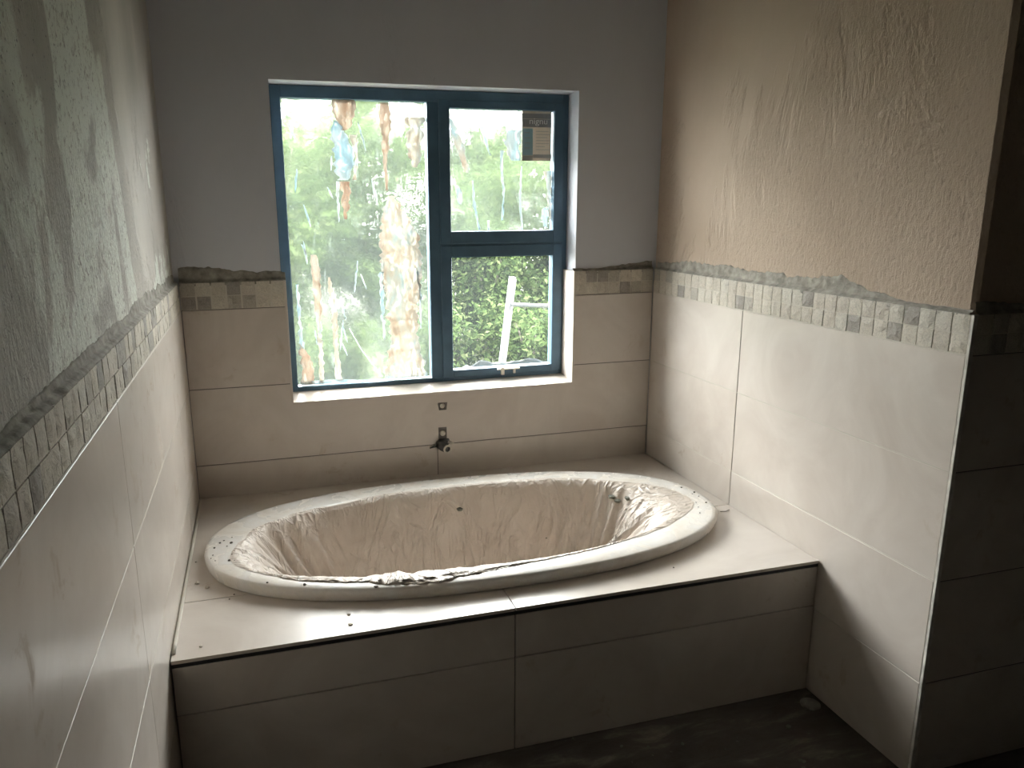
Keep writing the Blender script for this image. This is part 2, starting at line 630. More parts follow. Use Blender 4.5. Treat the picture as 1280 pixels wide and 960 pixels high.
def ridge(fr, a0, a1, hfun, parent, depth=TK, name='mortar_ridge', n=None, seed=0.0):
    """rough adhesive and mortar left on the ledge above the tiles, thinning out up the plaster"""
    n = n or max(8, int((a1 - a0) / 0.006))
    bm = bmesh.new()
    rows = 12
    g = []
    for i in range(n + 1):
        a = a0 + (a1 - a0) * i / n
        h = max(0.004, hfun(a) * (0.85 + 0.55 * noise.noise(Vector((a * 5, seed, 0))) + 0.30 * noise.noise(Vector((a * 17, seed, 2))) + 0.12 * noise.noise(Vector((a * 60, seed, 4)))))
        row = []
        for j in range(rows):
            t = j / (rows - 1)
            if j == 0:
                d, z = -0.002, TOP - 0.012
            elif j == 1:
                d, z = -0.003, TOP - 0.001
            elif j == 2:
                d, z = -depth * 0.45, TOP + 0.004
            else:
                u = (j - 2) / (rows - 3)
                d = -depth * 0.75 + (-depth * 0.25 - 0.0005 + 0.0025) * u
                z = TOP + 0.004 + h * u
                if j == rows - 1:
                    d = -depth - 0.002
            q = FRAMES[fr](a, d, z)
            nz = noise.noise(q * 48) * 0.003
            if j >= 1:
                q = FRAMES[fr](a, d + (nz if j < rows - 1 else 0), z + nz * 0.8)
            row.append(bm.verts.new(q))
        g.append(row)
    for i in range(n):
        for j in range(rows - 1):
            bm.faces.new((g[i][j], g[i + 1][j], g[i + 1][j + 1], g[i][j + 1]))
    return from_bm(name, bm, 'mortar', parent, True)


def interp(pts):
    def f(a):
        for (x0, y0), (x1, y1) in zip(pts, pts[1:]):
            if a <= x1:
                return y0 + (y1 - y0) * max(0, (a - x0)) / (x1 - x0)
        return pts[-1][1]
    return f


# ================================================================== SETTING
floor = tag(box('floor', (-0.25, REAR, -0.12), (EAST + 0.2, 0.22, 0.0), 'floor'), 'dark dusty screed floor of the bathroom', kind='structure')
ceil = tag(box('ceiling', (-0.25, REAR, CEIL), (EAST + 0.2, 0.22, CEIL + 0.15), 'ceiling'), 'plain plastered ceiling above the bathroom', kind='structure')

# --- left wall
wl = tag(box('wall_left', (-0.25, REAR, 0), (-TK, 0.22, CEIL), 'plaster_left'),
         'left wall with rough pale plaster above cream tiles and a mosaic band', kind='structure')
LEFT_END = -REAR
fbox('tile_adhesive', 'left', 0.0, LEFT_END, -TK, -0.0022, 0.0, MOS, 'bed', wl)
for z0, z1 in COURSES:
    for a0, a1 in ((0.0, 0.365), (0.365, 1.413), (1.413, 2.613), (2.613, 3.813), (3.813, LEFT_END)):
        tile_box('left', a0, a1, z0, z1, wl)
for z in (0.291, 0.591, 0.891, MOS):
    fbox('grout_line', 'left', 0.001, LEFT_END, -0.004, -0.0006, z - 0.0019, z + 0.0019, 'grout', wl)
mosaic('left', 0.002, LEFT_END, wl)
fbox('grout_line', 'left', 0.001, LEFT_END, -TK, -0.0036, MOS, TOP - 0.002, 'grout', wl).name = 'grout_bed'
ridge('left', 0.0, 3.2, interp([(0, .035), (.75, .038), (1.2, .028), (1.6, .02), (2.0, .010), (3.2, .01)]), wl, seed=3)

# --- right wall (a thick pier whose end face returns to the right)
wr = tag(box('wall_right', (W + TK, -DE + TK, 0), (EAST + 0.2, 0.22, CEIL), 'plaster_right', bevel=0.012),
         'right wall with rough beige plaster above cream tiles and a mosaic band', kind='structure')
fbox('tile_adhesive', 'right', 0.0, DE - 0.004, -TK, -0.0022, 0.0, MOS, 'bed', wr)
for z0, z1 in COURSES:
    for a0, a1 in ((0.0, 0.649), (0.649, DE - 0.008)):
        tile_box('right', a0, a1, z0, z1, wr)
for z in (0.291, 0.591, 0.891, MOS):
    fbox('grout_line', 'right', 0.001, DE - 0.009, -0.004, -0.0008, z - 0.0017, z + 0.0017, 'grout', wr)
mosaic('right', 0.002, DE - 0.010, wr)
fbox('grout_line', 'right', 0.001, DE - 0.009, -TK, -0.0036, MOS, TOP - 0.002, 'grout', wr).name = 'grout_bed'
ridge('right', 0.0, DE - 0.02, interp([(0, .03), (.25, .05), (.5, .045), (.7, .045), (.95, .058), (1.1, .042), (1.24, .024), (1.33, .004), (1.6, .003)]), wr, seed=9)
box('corner_trim', (W - 0.0005, -DE - 0.001, 0), (W + 0.012, -DE + 0.0085, TOP), 'trim_white', wr, 0.001)
box('tile_adhesive', (W + 0.011, -DE + 0.0022, 0), (EAST, -DE + TK, MOS), 'bed', wr)
box('grout_bed', (W + 0.011, -DE + 0.0036, MOS), (EAST, -DE + TK, TOP - 0.002), 'grout', wr)
for z0, z1 in COURSES:
    for a0, a1 in ((W + 0.012, 2.75), (2.75, EAST)):
        tile_box('return', a0, a1, z0, z1, wr)
mosaic('return', W + 0.014, EAST, wr)
ridge('return', W + 0.02, EAST, interp([(1.9, .02), (2.1, .035), (3.5, .03)]), wr, seed=15)

# --- the rest of the room behind the camera
tag(box('wall_rear', (-0.25, REAR - 0.2, 0), (EAST + 0.2, REAR, CEIL), 'brick_dark'), 'plain plastered wall behind the viewer', kind='structure')
tag(box('wall_far_right', (EAST, REAR, 0), (EAST + 0.2, -DE + TK, CEIL), 'brick_dark'), 'plain plastered wall at the far right of the room', kind='structure')

# --- back wall with the window opening
OX0, OX1, OZ0, OZ1 = 0.362, 1.562, 0.800, 2.003
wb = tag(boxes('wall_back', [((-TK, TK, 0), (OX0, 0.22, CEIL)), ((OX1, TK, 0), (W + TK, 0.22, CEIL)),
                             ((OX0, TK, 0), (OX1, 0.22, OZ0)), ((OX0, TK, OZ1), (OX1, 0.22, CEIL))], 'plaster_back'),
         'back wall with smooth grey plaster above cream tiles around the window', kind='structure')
TX0, TX1, TZ = 0.378, 1.548, 0.816    # tiled opening
bm = bmesh.new()
for lo, hi in [((0, 0.0022, 0), (TX0 - 0.006, TK, MOS)), ((TX1 + 0.006, 0.0022, 0), (W, TK, MOS)), ((TX0 - 0.006, 0.0022, 0), (TX1 + 0.006, TK, TZ - 0.006))]:
    bm_box(bm, lo, hi)
from_bm('tile_adhesive', bm, 'bed', wb)
for z0, z1 in ((0, 0.291), (0.291, 0.591)):
    for a0, a1 in ((0.0, 0.95), (0.95, W)):
        tile_box('back', a0, a1, z0, z1, wb)


def poly_tile(pts, name, parent, y0=0.0, th=0.009):
    bm = bmesh.new()
    f = [bm.verts.new((x, y0, z)) for x, z in pts]
    b = [bm.verts.new((x, y0 + th, z)) for x, z in pts]
    bm.faces.new(f)
    bm.faces.new(b[::-1])
    for k in range(len(pts)):
        bm.faces.new((f[k], b[k], b[(k + 1) % len(pts)], f[(k + 1) % len(pts)]))
    return from_bm(name, bm, 'tile', parent)


h = JOINT / 2
ut = poly_tile([(h, 0.591 + h), (W - h, 0.591 + h), (W - h, 0.891 - h), (TX1 + 0.004, 0.891 - h), (TX1 + 0.004, TZ - 0.004), (TX0 - 0.004, TZ - 0.004), (TX0 - 0.004, 0.891 - h), (h, 0.891 - h)], 'tile', wb)
cut(ut, [box('cutter', (0.957, -0.01, 0.741), (0.990, 0.012, 0.766), 'bed'), box('cutter', (0.954, -0.01, 0.600), (0.990, 0.012, 0.664), 'bed')])
tile_box('back', 0.0, TX0 - 0.004, 0.891, MOS, wb)
tile_box('back', TX1 + 0.004, W, 0.891, MOS, wb)
fbox('grout_bed', 'back', 0.0, TX0 - 0.005, -TK, -0.0036, MOS, TOP - 0.002, 'grout', wb)
fbox('grout_bed', 'back', TX1 + 0.005, W, -TK, -0.0036, MOS, TOP - 0.002, 'grout', wb)
mosaic('back', 0.002, TX0 - 0.004, wb)
mosaic('back', TX1 + 0.004, W - 0.002, wb)
ridge('back', 0.0, TX0, interp([(0, .06), (.1, .055), (.33, .03), (.5, .03)]), wb, seed=21)
ridge('back', TX1, W, interp([(1.54, .006), (1.64, .006), (1.86, .03), (1.92, .04)]), wb, seed=25)
# tiled jambs and sill of the opening
bm = bmesh.new()
v = bm_box(bm, (TX0 - 0.004, -0.001, TZ - 0.009), (TX1 + 0.004, 0.124, TZ))
for q in v:
    if q.co.y > 0.1:
        q.co.z += 0.015
from_bm('sill_tile', bm, 'tile', wb)
box('jamb_tile', (TX0 - 0.009, -0.001, TZ), (TX0, 0.124, TOP), 'tile', wb, 0.001)
box('jamb_tile', (TX1, -0.001, TZ), (TX1 + 0.009, 0.124, TOP), 'tile', wb, 0.001)

# ================================================================== WINDOW
win = tag(empty('window_1', (0.96, 0.145, 0.83)), 'dark charcoal aluminium window with one large and two small panes', kind='structure')
WY0, WY1 = 0.120, 0.172


def wpart(name, lst, mat='alu', parent=None, bev=0.002):
    bm = bmesh.new()
    for lo, hi in lst:
        bm_box(bm, lo, hi)
    bmesh.ops.bevel(bm, geom=list(bm.edges), offset=bev, segments=1, affect='EDGES')
    o = from_bm(name, bm, mat, parent or win)
    if parent is None:
        o.matrix_parent_inverse = Matrix.Translation(-Vector(win.location))
    return o


wpart('frame_stile', [((0.364, WY0, 0.826), (0.404, WY1, 2.001))])
wpart('frame_stile', [((1.534, WY0, 0.826), (1.560, WY1, 2.001))])
wpart('frame_head', [((0.404, WY0, 1.957), (1.534, WY1, 2.001))])
wpart('frame_sill', [((0.404, WY0, 0.826), (1.534, WY1, 0.848))])
wpart('mullion', [((0.960, WY0, 0.848), (1.010, WY1, 1.957))])
wpart('transom', [((1.010, WY0, 1.392), (1.534, WY1, 1.418))])


def sash(x0, x1, z0, z1, ix0, ix1, iz0, iz1):
    y0, y1 = WY0 - 0.006, WY1 - 0.012
    return wpart('sash', [((x0, y0, z0), (ix0, y1, z1)), ((ix1, y0, z0), (x1, y1, z1)), ((ix0, y0, z0), (ix1, y1, iz0)), ((ix0, y0, iz1), (ix1, y1, z1))])


s_up = sash(1.006, 1.540, 1.407, 1.966, 1.051, 1.497, 1.457, 1.936)
s_lo = sash(1.006, 1.540, 0.847, 1.400, 1.051, 1.497, 0.877, 1.351)
GY = 0.142
pane_l = wpart('pane', [((0.400, GY, 0.844), (0.964, GY + 0.005, 1.961))], 'glass_hazy', bev=0.0003)
pane_u = wpart('pane', [((1.048, GY, 1.454), (1.500, GY + 0.005, 1.939))], 'glass_hazy', s_up, bev=0.0003)
pane_d = wpart('pane', [((1.048, GY, 0.874), (1.500, GY + 0.005, 1.354))], 'glass_clear', s_lo, bev=0.0003)
pane_l['label'] = 'large smeared hazy glass pane'
pane_u['label'] = 'small hazy glass pane with splashes'
pane_d['label'] = 'small clear glass pane'


def smear(rows, mat, parent, jag=0.006, seed=0, y=GY):
    """splash of plaster or torn film stuck on the inner face of the glass; rows of (z, x left, x right)"""
    rr = random.Random(seed)
    out = []
    for (za, la, ra), (zb, lb, rb) in zip(rows, rows[1:]):
        n = max(2, int(abs(za - zb) / 0.012))
        for k in range(n):
            t = k / n
            out.append((za + (zb - za) * t, la + (lb - la) * t, ra + (rb - ra) * t))
    out.append(rows[-1])
    bm = bmesh.new()
    g = []
    for z, a, b in out:
        m = (a + b) / 2
        ja = min(jag, abs(b - a) * 0.3)
        a2 = a + ja * noise.noise(Vector((z * 40, seed, 0))) * 1.6 + rr.uniform(-ja, ja) * 0.8
        b2 = b + ja * noise.noise(Vector((z * 40, seed, 9))) * 1.6 + rr.uniform(-ja, ja) * 0.8
        if b2 - a2 < 0.002:
            b2 = a2 + 0.002
        row = []
        for k in range(5):
            u = k / 4
            th = 0.0006 + 0.0022 * math.sin(math.pi * u) * (0.6 + 0.8 * abs(noise.noise(Vector((z * 60, u * 4, seed)))))
            row.append(bm.verts.new((a2 + (b2 - a2) * u, y - th, z)))
        row.append(bm.verts.new((b2, y - 0.0002, z)))
        row.append(bm.verts.new((a2, y - 0.0002, z)))
        g.append(row)
    for i in range(len(g) - 1):
        for j in range(7):
            bm.faces.new((g[i][j], g[i][(j + 1) % 7], g[i + 1][(j + 1) % 7], g[i + 1][j]))
    bm.faces.new(g[0])
    bm.faces.new(g[-1][::-1])
    o = from_bm('plaster_smear', bm, mat, parent, True)
    return o


def smear_l(*a, **k):
    return smear(*a, pane_l, **k)


smear_l([(1.60, .805, .83), (1.54, .772, .862), (1.44, .765, .925), (1.33, .756, .930), (1.24, .772, .925), (1.15, .780, .912), (1.05, .786, .905), (.97, .786, .912), (.92, .775, .935), (.853, .760, .936)], 'smear', seed=1, jag=.012)
smear_l([(1.30, .752, .770), (1.12, .755, .768), (1.02, .762, .768)], 'smear_white', seed=2)
smear_l([(1.30, .905, .915), (1.2, .916, .926), (1.06, .917, .922)], 'smear_white', seed=3, jag=.004)
smear_l([(1.959, .594, .680), (1.90, .598, .680), (1.87, .615, .672), (1.845, .63, .645)], 'smear_tan', seed=5, jag=.008)
smear_l([(1.88, .596, .612), (1.84, .592, .64), (1.76, .590, .672), (1.68, .600, .66), (1.66, .605, .64)], 'smear_white', seed=6, jag=.012)
smear_l([(1.83, .656, .684), (1.76, .676, .688), (1.66, .664, .676)], 'smear', seed=16, jag=.008)
smear_l([(1.655, .612, .655), (1.60, .615, .65), (1.55, .618, .642), (1.51, .622, .630)], 'smear_tan', seed=4, jag=.008)
smear_l([(1.655, .596, .610), (1.58, .596, .606), (1.50, .598, .603)], 'smear_white', seed=17, jag=.003)
smear_l([(1.952, .782, .815), (1.88, .776, .822), (1.80, .782, .81), (1.72, .786, .80), (1.62, .79, .80)], 'smear_tan', seed=7)
smear_l([(1.90, .885, .95), (1.82, .885, .945), (1.76, .888, .935), (1.71, .90, .92)], 'smear', seed=8, jag=.01)
smear_l([(1.375, .484, .505), (1.33, .482, .518), (1.20, .488, .516), (1.05, .496, .512), (.90, .492, .512), (.85, .49, .508)], 'smear', seed=9, jag=.004)
smear_l([(1.285, .546, .556), (1.20, .545, .570), (1.12, .553, .578), (1.0, .556, .575), (.86, .556, .585)], 'smear', seed=10, jag=.004)
smear_l([(1.02, .418, .425), (.98, .42, .45), (.93, .425, .47), (.87, .42, .475), (.85, .42, .48)], 'smear_tan', seed=11, jag=.006)
smear_l([(1.26, .42, .43), (1.12, .422, .432), (1.0, .42, .44)], 'smear_white', seed=12, jag=.005)
smear_l([(.866, .42, .56), (.85, .42, .74)], 'smear_white', seed=13, jag=.006)
bm = bmesh.new()
tube(bm, [(0.622, GY - 0.001, 1.075), (0.67, GY - 0.001, 0.98), (0.75, GY - 0.001, 0.865)], 0.0022, 6)
from_bm('plaster_smear', bm, 'smear_white', pane_l)
rs = random.Random(77)
for k in range(16):       # short drips and scrapes
    x, z, L = rs.uniform(.42, .74), rs.uniform(1.0, 1.9), rs.uniform(.04, .13)
    dx = rs.uniform(-.02, .03)
    smear_l([(z, x, x + .004), (z - L / 2, x + dx / 2 - .002, x + dx / 2 + .006), (z - L, x + dx, x + dx + .003)], 'smear_white', seed=100 + k, jag=.003)
for rows, mt in (([(1.90, 1.055, 1.066), (1.82, 1.068, 1.105), (1.75, 1.095, 1.125), (1.69, 1.12, 1.135)], 'smear'),
                 ([(1.64, 1.077, 1.090), (1.60, 1.08, 1.108), (1.565, 1.088, 1.10)], 'smear_white'),
                 ([(1.66, 1.148, 1.154), (1.56, 1.152, 1.164), (1.46, 1.175, 1.183)], 'smear_white'),
                 ([(1.72, 1.36, 1.366), (1.58, 1.352, 1.36), (1.46, 1.364, 1.372)], 'smear_white'),
                 ([(1.70, 1.46, 1.495), (1.62, 1.478, 1.496), (1.5, 1.488, 1.496)], 'smear'),
                 ([(1.55, 1.46, 1.49), (1.5, 1.455, 1.485), (1.47, 1.462, 1.475)], 'smear_white'),
                 ([(1.88, 1.18, 1.19), (1.82, 1.20, 1.21), (1.76, 1.225, 1.23)], 'smear_white'),
                 ([(1.78, 1.27, 1.285), (1.7, 1.272, 1.28), (1.62, 1.28, 1.29), (1.5, 1.276, 1.282)], 'smear_white'),
                 ([(1.86, 1.30, 1.36), (1.80, 1.29, 1.355), (1.74, 1.315, 1.36)], 'smear_white'),
                 ([(1.50, 1.213, 1.222), (1.46, 1.215, 1.221)], 'smear_white')):
    smear(rows, mt, s_up, seed=int(rows[0][0] * 1000), jag=.006)

# sticker on the upper right pane
st = box('sticker', (1.364, GY - 0.0012, 1.740), (1.492, GY - 0.0002, 1.936), 'paper', win)
st.matrix_parent_inverse = Matrix.Translation(-Vector(win.location))
st['label'] = 'printed paper sticker with grey header'


def print_box(x0, z0, x1, z1, mat, name='print'):
    return box(name, (x0, GY - 0.0018, z0), (x1, GY - 0.0011, z1), mat, st)


print_box(1.364, 1.907, 1.492, 1.927, 'paper_grey', 'header_band')
print_box(1.364, 1.874, 1.492, 1.905, 'paper_grey', 'header_band')
print_box(1.366, 1.762, 1.411, 1.868, 'paper_blue', 'blue_panel')
print_box(1.366, 1.742, 1.411, 1.760, 'paper_line', 'grey_panel')
for k in range(7):
    print_box(1.425, 1.856 - k * 0.012, 1.425 + (0.055, 0.06, 0.05, 0.062, 0.058, 0.04, 0.06)[k], 1.8585 - k * 0.012, 'paper_line', 'text_line')
print_box(1.413, 1.752, 1.494, 1.766, 'paper_line', 'grey_panel')
for k in range(4):
    print_box(1.374, 1.85 - k * 0.02, 1.398, 1.853 - k * 0.02, 'paper_line', 'text_line')
cu = bpy.data.curves.new('lettering', 'FONT')
cu.body = 'nignu'
cu.size = 0.034
cu.extrude = 0.0003
to = bpy.data.objects.new('lettering_source', cu)
col.objects.link(to)
bpy.context.view_layer.update()
tm = bpy.data.meshes.new_from_object(to.evaluated_get(bpy.context.evaluated_depsgraph_get()))
bpy.data.objects.remove(to)
tm.name = 'lettering'
xs = [vv.co.x for vv in tm.vertices]
sx = 0.078 / (max(xs) - min(xs))
for vv in tm.vertices:
    x, y, z = vv.co
    vv.co = (1.396 + (x - min(xs)) * sx, GY - 0.0021 - z, 1.886 + y * sx * 0.9)
tm.materials.clear()
lt = link('lettering', tm, 'ink_white', st)
# window stay on the lower sash
bm = bmesh.new()
bm_box(bm, (1.245, 0.098, 0.868), (1.345, 0.110, 0.874))
bm_box(bm, (1.262, 0.100, 0.846), (1.275, 0.118, 0.880))
bm_box(bm, (1.318, 0.100, 0.850), (1.326, 0.118, 0.870))
o = from_bm('window_stay', bm, 'pipe_pale', win)
o.matrix_parent_inverse = Matrix.Translation(-Vector(win.location))

# ================================================================== BATH SURROUND
TC = (0.940, -0.5953)


def sup(cx, cy, a, b, th, rot=-0.021, n=2.3):
    c, s = math.cos(th), math.sin(th)
    x, y = cx + a * math.copysign(abs(c) ** (2 / n), c), cy + b * math.copysign(abs(s) ** (2 / n), s)
    return x, y + rot * (x - cx)          # the bath sits slightly askew in its box


def hole_cutter(a, b, z0, z1):
    bm = bmesh.new()
    n = 72
    lo = [bm.verts.new((*sup(*TC, a, b, 2 * math.pi * k / n), z0)) for k in range(n)]
    hi = [bm.verts.new((vv.co.x, vv.co.y, z1)) for vv in lo]
    bm.faces.new(lo[::-1])
    bm.faces.new(hi)
    for k in range(n):
        bm.faces.new((lo[k], lo[(k + 1) % n], hi[(k + 1) % n], hi[k]))
    return from_bm('cutter', bm, 'bed')


sur = tag(empty('bath_surround', (W / 2, -DD / 2, 0)), 'cream tiled box built in around the oval bath, dark tiled front', 'bath surround')


def under_sur(o):
    o.parent = sur
    o.matrix_parent_inverse = Matrix.Translation(-Vector(sur.location))
    return o


core = box('masonry_core', (0.002, -DD + 0.010, 0.001), (W - 0.002, -0.002, DECK - 0.010), 'bed')
cut(core, [hole_cutter(0.842, 0.400, 0.02, 0.6)])
under_sur(core)
for x0, x1, y0, y1 in ((0.001, 0.905, -DD, -0.84), (0.001, 0.905, -0.84, -0.001), (0.905, W - 0.001, -DD, -0.649), (0.905, W - 0.001, -0.649, -0.001)):
    d = box('deck_tile', (x0 + h, y0 + h, DECK - 0.0095), (x1 - h, y1 - h, DECK + R.uniform(-0.0004, 0.0004)), 'tile')
    cut(d, [hole_cutter(0.848, 0.405, 0.3, 0.6)])
    under_sur(d)
box('edge_strip', (0.003, -DD + 0.004, DECK - 0.021), (W - 0.003, -DD + 0.011, DECK - 0.0097), 'dark_trim')
under_sur(bpy.context.scene.objects['edge_strip'])
for z0, z1 in ((0.0015, 0.302), (0.302, DECK - 0.021)):
    for a0, a1 in ((0.002, 0.905), (0.905, W - 0.002)):
        under_sur(box('front_tile', (a0 + h, -DD + 0.003 + R.uniform(0, .0006), z0 + h), (a1 - h, -DD + 0.0105, z1 - h), 'tile', None, 0.0008))
bm = bmesh.new()
tube(bm, [(0.0062, -0.01 - 0.05 * k, DECK + 0.0005) for k in range(23)], 0.0055, 6)
under_sur(from_bm('sealant_line', bm, 'grout', None, True))

# ================================================================== BATH
PROF = [(0.09, .4605), (0.05, .465), (0.01, .478), (0.0, .490), (0.035, .4972), (0.12, .5005), (0.5, .502), (0.85, .501), (0.97, .4965), (1.02, .485), (1.08, .462),
        (1.2, .41), (1.4, .32), (1.6, .225), (1.78, .15), (1.9, .115), (2.0, .100), (2.15, .093), (2.4, .090), (2.7, .088), (2.97, .087)]
E0 = (0.940, -0.5953, 0.886, 0.4394, -0.021)
E1 = (0.911, -0.615, 0.743, 0.338, 0.018)
E2 = (0.930, -0.605, 0.530, 0.205, 0.0)


def ell(wv, th):
    if wv <= 1:
        t = wv
        A, B = E0, E1
    elif wv <= 2:
        t = wv - 1
        A, B = E1, E2
    else:
        A = E2
        t = 3 - wv
        x, y = sup(A[0], A[1], A[2] * t, A[3] * t, th, 0.0)
        return x, y
    p = [A[k] + (B[k] - A[k]) * t for k in range(5)]
    return sup(*p[:4], th, p[4])


def prof_z(wv):
    for (w0, z0), (w1, z1) in zip(PROF[2:], PROF[3:]):
        if wv <= w1:
            return z0 + (z1 - z0) * max(0.0, wv - w0) / (w1 - w0)
    return PROF[-1][1]


tub = tag(empty('bathtub', (TC[0], TC[1], 0.1)), 'white oval built-in bathtub with a dusty rounded rim', 'bathtub')


def under(o, root):
    o.parent = root
    o.matrix_parent_inverse = Matrix.Translation(-Vector(root.location))
    return o


def loops(bm, prof, n):
    g = []
    for wv, z in prof:
        g.append([bm.verts.new((*ell(wv, 2 * math.pi * k / n), z)) for k in range(n)])
    for i in range(len(g) - 1):
        for k in range(n):
            bm.faces.new((g[i][k], g[i][(k + 1) % n], g[i + 1][(k + 1) % n], g[i + 1][k]))
    return g


bm = bmesh.new()
loops(bm, PROF[:10], 128)
under(from_bm('rim', bm, 'tub', None, True), tub)
bm = bmesh.new()
g = loops(bm, PROF[9:], 128)
bm.faces.new(g[-1])
under(from_bm('basin', bm, 'tub', None, True), tub)

# ================================================================== PLASTIC SHEET in the bath
sh = tag(empty('plastic_sheet', (TC[0], TC[1], 0.12)), 'wrinkled dusty pinkish plastic sheet lining the inside of the bathtub', 'plastic sheet')
NT_, NS = 320, 64


def angdiff(a, b):
    return (a - b + math.pi) % (2 * math.pi) - math.pi


def sheet_disp(th, wv):
    dR = angdiff(th, -0.1)
    dL = angdiff(th, math.pi + 0.1)
    right = math.exp(-(dR / 0.42) ** 2)
    left = math.exp(-(dL / 0.40) ** 2)
    mid = max(0.0, min(1.0, (wv - 0.95) / 0.5))
    c, s = math.cos(th), math.sin(th)
    q = Vector((c * 3.0, s * 3.0, wv * 0.9))
    rid = 1 - abs(noise.noise(Vector((c * 7 + 0.8 * noise.noise(q), s * 7, wv * 0.8)))) * 2.2
    rid2 = 1 - abs(noise.noise(Vector((c * 16, s * 16, wv * 2.0 + 3)))) * 2.0
    d = 0.004 + mid * (0.022 * max(0, rid) ** 2 + 0.012 * max(0, rid2) ** 2 + 0.016 * (noise.noise(q * 1.3) + 0.4))
    tent = math.sin(math.pi * max(0, min(1, (wv - 0.98) / 1.1))) ** 0.8
    fold = max(0, 1 - abs(noise.noise(Vector((dR * 14, wv * 0.35, 5)))) * 2.2) ** 2
    fold += 0.6 * max(0, 1 - abs(noise.noise(Vector((dR * 34, wv * 0.5, 8)))) * 2.2) ** 2
    d += right * tent * (0.075 + 0.022 * fold)
    foldl = max(0, 1 - abs(noise.noise(Vector((dL * 16, wv * 0.4, 15)))) * 2.2) ** 2
    d += left * tent * (0.045 + 0.020 * foldl)
    if wv > 2.0:
        d = d * 0.6 + 0.01
    return d


bm = bmesh.new()
g = []
for i in range(NS + 1):
    row = []
    for k in range(NT_):
        th = 2 * math.pi * k / NT_
        c, s = math.cos(th), math.sin(th)
        edge = 0.86 + 0.10 * noise.noise(Vector((c * 3, s * 3, 1))) + 0.05 * noise.noise(Vector((c * 11, s * 11, 1)))
        edge -= 0.42 * math.exp(-(angdiff(th, -0.12) / 0.45) ** 2)          # tongue on the rim at the tap end
        edge -= 0.18 * math.exp(-(angdiff(th, math.pi + 0.25) / 0.35) ** 2)
        edge -= 0.10 * math.exp(-(angdiff(th, -math.pi / 2 - 0.2) / 0.5) ** 2)
        t = i / NS
        wv = edge + (2.96 - edge) * t ** 1.25
        x, y = ell(wv, th)
        z = prof_z(wv)
        d = sheet_disp(th, wv)
        if wv < 1:
            z += 0.0012 + 0.0035 * abs(noise.noise(Vector((c * 14, s * 14, wv * 6)))) * min(1, t * 14)
            d *= 0.1
        dx, dy = E1[0] - x, (E1[1] - y)
        # straight inward direction of the oval
        L = math.hypot(dx / E1[2] ** 2, dy / E1[3] ** 2) + 1e-6
        ux, uy = dx / E1[2] ** 2 / L, dy / E1[3] ** 2 / L
        f = min(1.0, max(0.0, 2.5 - wv))
        row.append(bm.verts.new((x + ux * d * f, y + uy * d * f, z + (0.35 * d if wv > 1 else 0) + (0.6 * d if wv > 1.9 else 0))))
    g.append(row)
for i in range(NS):
    for k in range(NT_):
        bm.faces.new((g[i][k], g[i][(k + 1) % NT_], g[i + 1][(k + 1) % NT_], g[i + 1][k]))
bm.faces.new(g[-1])
under(from_bm('lining', bm, 'sheet', None, True), sh)
# crumpled roll of film along the front rim
bm = bmesh.new()
n, seg = 260, 20
g = []
for i in range(n + 1):
    t = i / n
    th = -math.pi / 2 - 1.15 + 1.95 * t
    x, y = ell(0.90 - 0.20 * math.exp(-((t - 0.46) / 0.13) ** 2) + 0.05 * noise.noise(Vector((t * 9, 0, 0))), th)
    r = 0.0016 + 0.0115 * math.exp(-((t - 0.46) / 0.13) ** 2) + 0.004 * math.exp(-((t - 0.2) / 0.14) ** 2)
    r *= min(1, (1 - t) / .25 + .1) * min(1, t / .15 + .1)
    row = []
    for j in range(seg):
        a = 2 * math.pi * j / seg
        q = Vector((t * 22, math.cos(a) * 1.1, math.sin(a) * 1.1))
        rr_ = r * (1.0 + 0.7 * noise.noise(q) + 0.45 * noise.noise(q * 2.6) + 0.2 * noise.noise(q * 6))
        rr_ = max(0.001, rr_)
        row.append(bm.verts.new((x + 0.1 * rr_ * math.cos(a), y + rr_ * 2.6 * math.cos(a), 0.5022 + r * 0.12 + rr_ * 0.42 * math.sin(a))))
    g.append(row)
for i in range(n):
    for j in range(seg):
        bm.faces.new((g[i][j], g[i][(j + 1) % seg], g[i + 1][(j + 1) % seg], g[i + 1][j]))
bm.faces.new(g[0])
bm.faces.new(g[-1])
under(from_bm('crumpled_edge', bm, 'sheet', None, True), sh)['label'] = 'crumpled roll of plastic on the front rim'

# ================================================================== PIPE OUTLETS on the back wall
pt = tag(empty('pipe_outlet', (0.972, -0.01, 0.60)), 'metal bath tap outlet with pale open end sticking out under the window', 'pipe outlet')
bm = bmesh.new()
tube(bm, [(0.972, 0.012, 0.638), (0.972, -0.004, 0.638)], 0.0115, 16)
under(from_bm('pipe_stub', bm, 'pipe_pale', None, True), pt)
bm = bmesh.new()
bm_box(bm, (0.951, -0.012, 0.592), (0.998, 0.004, 0.614))
bmesh.ops.bevel(bm, geom=list(bm.edges), offset=.002, segments=1, affect='EDGES')
under(from_bm('bracket', bm, 'brass', None), pt)
bm = bmesh.new()
tube(bm, [(0.962, 0.006, 0.592), (0.966, -0.028, 0.590), (0.976, -0.056, 0.586)], [0.022, 0.021, 0.018], 18)
under(from_bm('spout_body', bm, 'brass', None, True), pt)
bm = bmesh.new()
torus(bm, (0.978, -0.060, 0.5855), (0.25, -1, -0.05), 0.0155, 0.0042)
under(from_bm('spout_ring', bm, 'pipe_pale', None, True), pt)
bm = bmesh.new()
tube(bm, [(0.950, -0.006, 0.592), (0.932, -0.010, 0.586), (0.914, -0.008, 0.580)], [0.009, 0.005, 0.002], 8)
under(from_bm('lever', bm, 'brass', None, True), pt)
bm = bmesh.new()
